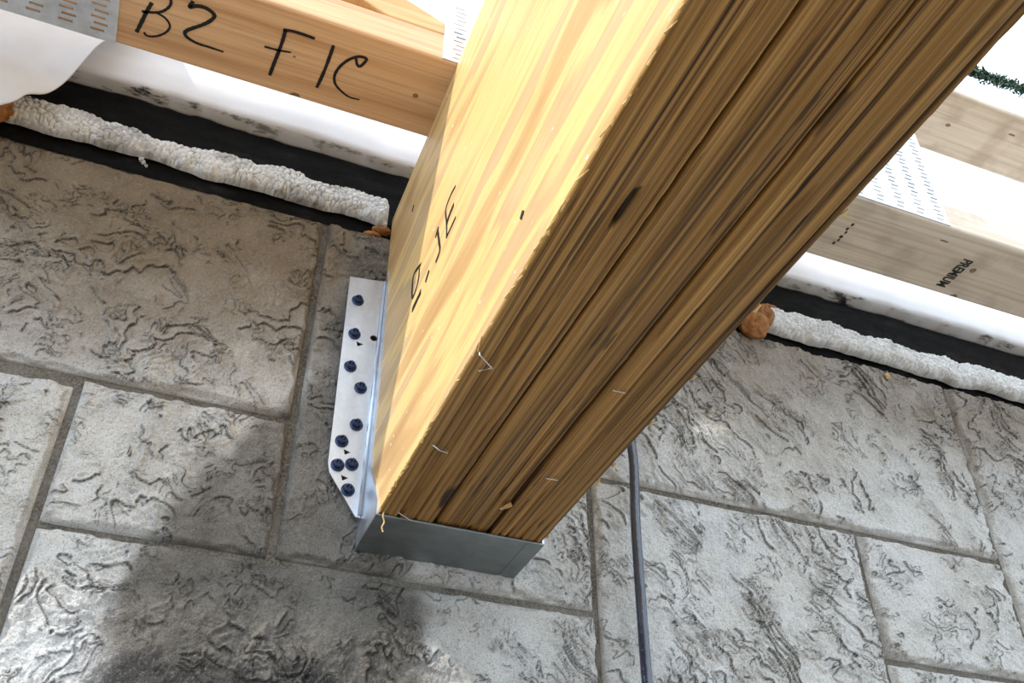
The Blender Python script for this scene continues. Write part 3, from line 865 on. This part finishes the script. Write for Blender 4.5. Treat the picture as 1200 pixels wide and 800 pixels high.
def text_mesh(name, s):
    cu = bpy.data.curves.new(name, 'FONT'); cu.body = s; cu.size = 1.0; cu.extrude = 0.02; cu.offset = 0.03; cu.resolution_u = 4
    cu.align_x = 'LEFT'
    ob = bpy.data.objects.new(name, cu); COL.objects.link(ob)
    dg = bpy.context.evaluated_depsgraph_get()
    me = bpy.data.meshes.new_from_object(ob.evaluated_get(dg))
    bpy.data.objects.remove(ob, do_unlink=True); bpy.data.curves.remove(cu)
    co = np.zeros(len(me.vertices) * 3); me.vertices.foreach_get('co', co); co = co.reshape(-1, 3)
    lo, hi = co.min(0), co.max(0)
    co = (co - lo) / (hi - lo)
    return me, co
me, co = text_mesh('mill_stamp', 'PREMIUM')
# reads towards the wall, letter tops towards the right
W3 = np.zeros_like(co)
W3[:, 1] = -.1725 + co[:, 0] * .0452
W3[:, 0] = .5884 + co[:, 1] * .0126
W3[:, 2] = BH + .0003 - co[:, 2] * .0007
me.vertices.foreach_set('co', W3.ravel()); me.update(); me.name = 'mill_stamp'
o = link('mill_stamp', me, M['stamp'], bot_r); o['label'] = 'black PREMIUM mill stamp'
bm = bmesh.new()
for k, (x, y) in enumerate([(.4255, -.170), (.4265, -.158), (.4245, -.163), (.4262, -.146), (.4248, -.151), (.4235, -.1405)]):
    add_box(bm, (x + .018, y - .0022, BH - .0004), (x + .018 + random.uniform(.0015, .0035), y + .0015, BH + .0003))
link('mill_stamp', mesh_bm('mill_stamp', bm), M['stamp'], bot_r)['label'] = 'broken black stamp marks beside the beam'

# ------------------------------------------------------------------ hanging sheet of house wrap, left
U, Vv = np.meshgrid(np.linspace(0, 1, 70), np.linspace(0, 1, 60), indexing='ij')
# lower edge in the (x, z) plane, from far left to its right tip
low = catmull([(-.62, .300), (-.50, .305), (-.42, .318), (-.3604, .332), (-.345, .350), (-.330, .366), (-.313, .405), (-.300, .448), (-.290, .475), (-.283, .50)], 10)
ti = np.linspace(0, len(low) - 1, 70)
lx = np.interp(ti, range(len(low)), low[:, 0]); lz = np.interp(ti, range(len(low)), low[:, 1])
zt = .56
Xs = lx[:, None] + 0 * Vv + (1 - (1 - Vv)) * 0.02 * (U > 2)
Zs = lz[:, None] * (1 - Vv) + zt * Vv
bul = 0.030 * np.sin(np.clip((Zs - .30) / .26, 0, 1) * math.pi) ** .8
fold = 0.010 * np.sin(Xs * 60 + Zs * 40) * (1 - Vv) + 0.012 * (fbm(Xs * 14, Zs * 14, 3, 55) - .5)
Ys = -.026 - bul * (.4 + .6 * (1 - Vv)) + fold * .6
Ys = np.minimum(Ys, -.0255)
sh = link('house_wrap_flap', grid_mesh('house_wrap_flap', np.stack([Xs, Ys, Zs], -1)), M['wrap'], None, True)
sm = sh.modifiers.new('thickness', 'SOLIDIFY'); sm.thickness = .0006
tag(sh, 'loose white house wrap sheet hanging over the wall top at far left', 'sheet')

# ------------------------------------------------------------------ expanding foam lumps
def lumps(label, blobs, seed):
    bm = bmesh.new()
    for (c, r) in blobs:
        vs = bmesh.ops.create_icosphere(bm, subdivisions=4, radius=1.0)['verts']
        for v in vs:
            d = v.co.normalized()
            k = 1 + .45 * (float(fbm(np.array([d.x * 2.2 + seed]), np.array([d.y * 2.2 + d.z * 1.7]), 3, seed)[0]) - .5) + .22 * (float(fbm(np.array([d.x * 7 + seed]), np.array([d.y * 7 + d.z * 5]), 2, seed + 3)[0]) - .5)
            v.co = Vector(c) + Vector((d.x * r[0], d.y * r[1], d.z * r[2])) * k
    o = link('expanding_foam', mesh_bm('expanding_foam', bm), M['spray'], None, True)
    return tag(o, label, 'foam', 'rust brown foam lumps')
lumps('rust brown expanding foam lump between the beam and the right bead foam', [((.424, -.010, .352), (.017, .015, .018)), ((.437, -.008, .371), (.018, .013, .014)), ((.405, -.004, .377), (.022, .012, .016)), ((.455, -.003, .386), (.016, .010, .009))], 3)
lumps('rust brown expanding foam lump under the hanging wrap sheet', [((-.382, -.012, .366), (.020, .016, .022)), ((-.40, -.010, .352), (.02, .014, .02))], 9)
lumps('thin rust brown foam smear beside the left face of the beam', [((-.010, .0005, .352), (.010, .006, .004)), ((-.019, .001, .343), (.009, .005, .003))], 14)

# ------------------------------------------------------------------ cable hanging down the wall
cp = [(.30, -.03, .46), (.296, -.040, .43), (.285, -.034, .39), (.272, -.028, .33), (.262, -.026, .26), (.2515, -.026, .19), (.2495, -.026, .145), (.250, -.026, .115), (.2468, -.026, .06), (.2455, -.026, .0), (.2445, -.026, -.08), (.244, -.026, -.2), (.25, -.025, -.5), (.245, -.025, -1.0), (.25, -.03, -1.6), (.255, -.04, -1.88), (.30, -.12, -1.893), (.45, -.3, -1.893)]
C_ = catmull(cp, 12)
cab = link('cable', tube_mesh('cable', [(x - .0065, y, z) for x, y, z in C_], .0045, 14), M['cable'], None, True)
tag(cab, 'black plastic cable hanging down the wall right of the beam', 'cable')

# ------------------------------------------------------------------ small debris
bm = bmesh.new()
for k in range(3):
    vs = bmesh.ops.create_icosphere(bm, subdivisions=2, radius=.0026 - k * .0005)['verts']
    for v in vs: v.co = v.co * (0.7 + .6 * random.random()) + Vector((-.2447 + k * .0028, -.013, .346 - k * .003))
dr = link('plastic_scrap', mesh_bm('plastic_scrap', bm), m_simple('clear_glossy_scrap', (.35, .34, .33), .08, 0, 300, .5, .0005, .8))
tag(dr, 'tiny crumpled clear plastic scrap stuck under the left bead foam', 'scrap')
bm = bmesh.new()
vs = bmesh.ops.create_icosphere(bm, subdivisions=2, radius=.0034)['verts']
for v in vs: v.co = Vector((v.co.x * 1.0, v.co.y * .8, v.co.z * 1.3)) * (0.8 + .4 * random.random()) + Vector((.6097, -.0045, .3335))
dr = link('foam_crumb', mesh_bm('foam_crumb', bm), M['splinter'])
tag(dr, 'tiny yellow crumb stuck to the wall below the right bead foam', 'crumb')

# ------------------------------------------------------------------ tree whose bough shows against the sky at upper right
CAM = Vector((-.1482, -.7072, -.3539))
d0 = Vector((0.586, 0.345, 0.733)); d1 = Vector((0.619, 0.333, 0.711))
A = CAM + d0 * 4.6; B = CAM + d1 * 4.6
ext = (B - A)
tree = empty('tree', (4.8, 1.6, .2), 'leafy green tree bough against the sky above the truss', 'tree')
root = Vector((4.8, 1.6, .2))
bp_ = catmull([A - ext * .8, A, B, B + ext * 1.5 + Vector((0, 0, -.02)), Vector((4.2, 1.35, 2.0)), Vector((4.8, 1.6, 1.5))], 8)
link('bough', tube_mesh('bough', bp_, list(.003 + .037 * np.linspace(0, 1, len(bp_)) ** 2.5), 7), M['bark'], tree, True)
link('trunk', tube_mesh('trunk', [(4.8, 1.6, .2), (4.82, 1.6, 1.0), (4.8, 1.6, 1.8), (4.85, 1.62, 2.3)], [.09, .075, .06, .03], 10), M['bark'], tree, True)
V, Fs = [], []
for i in range(2600):
    t = random.random() ** 1.2 * (len(bp_) * .62)
    k = int(t); p = Vector(bp_[k]).lerp(Vector(bp_[min(k + 1, len(bp_) - 1)]), t - k)
    th = 0.011 + .05 * max(0, k / len(bp_) - .40)
    p = p + Vector((random.gauss(0, th), random.gauss(0, th), random.gauss(0, th)))
    a = Vector((random.gauss(0, 1), random.gauss(0, 1), random.gauss(0, 1))).normalized()
    b = a.cross(Vector((random.gauss(0, 1), random.gauss(0, 1), random.gauss(0, 1)))).normalized()
    l, w = random.uniform(.006, .013), random.uniform(.003, .006)
    n = len(V)
    V += [p - a * l, p + b * w, p + a * l, p - b * w]
    Fs.append((n, n + 1, n + 2, n + 3))
lv = link('leaves', mesh_from('leaves', V, Fs), M['leaf'], tree); lv['kind'] = 'stuff'
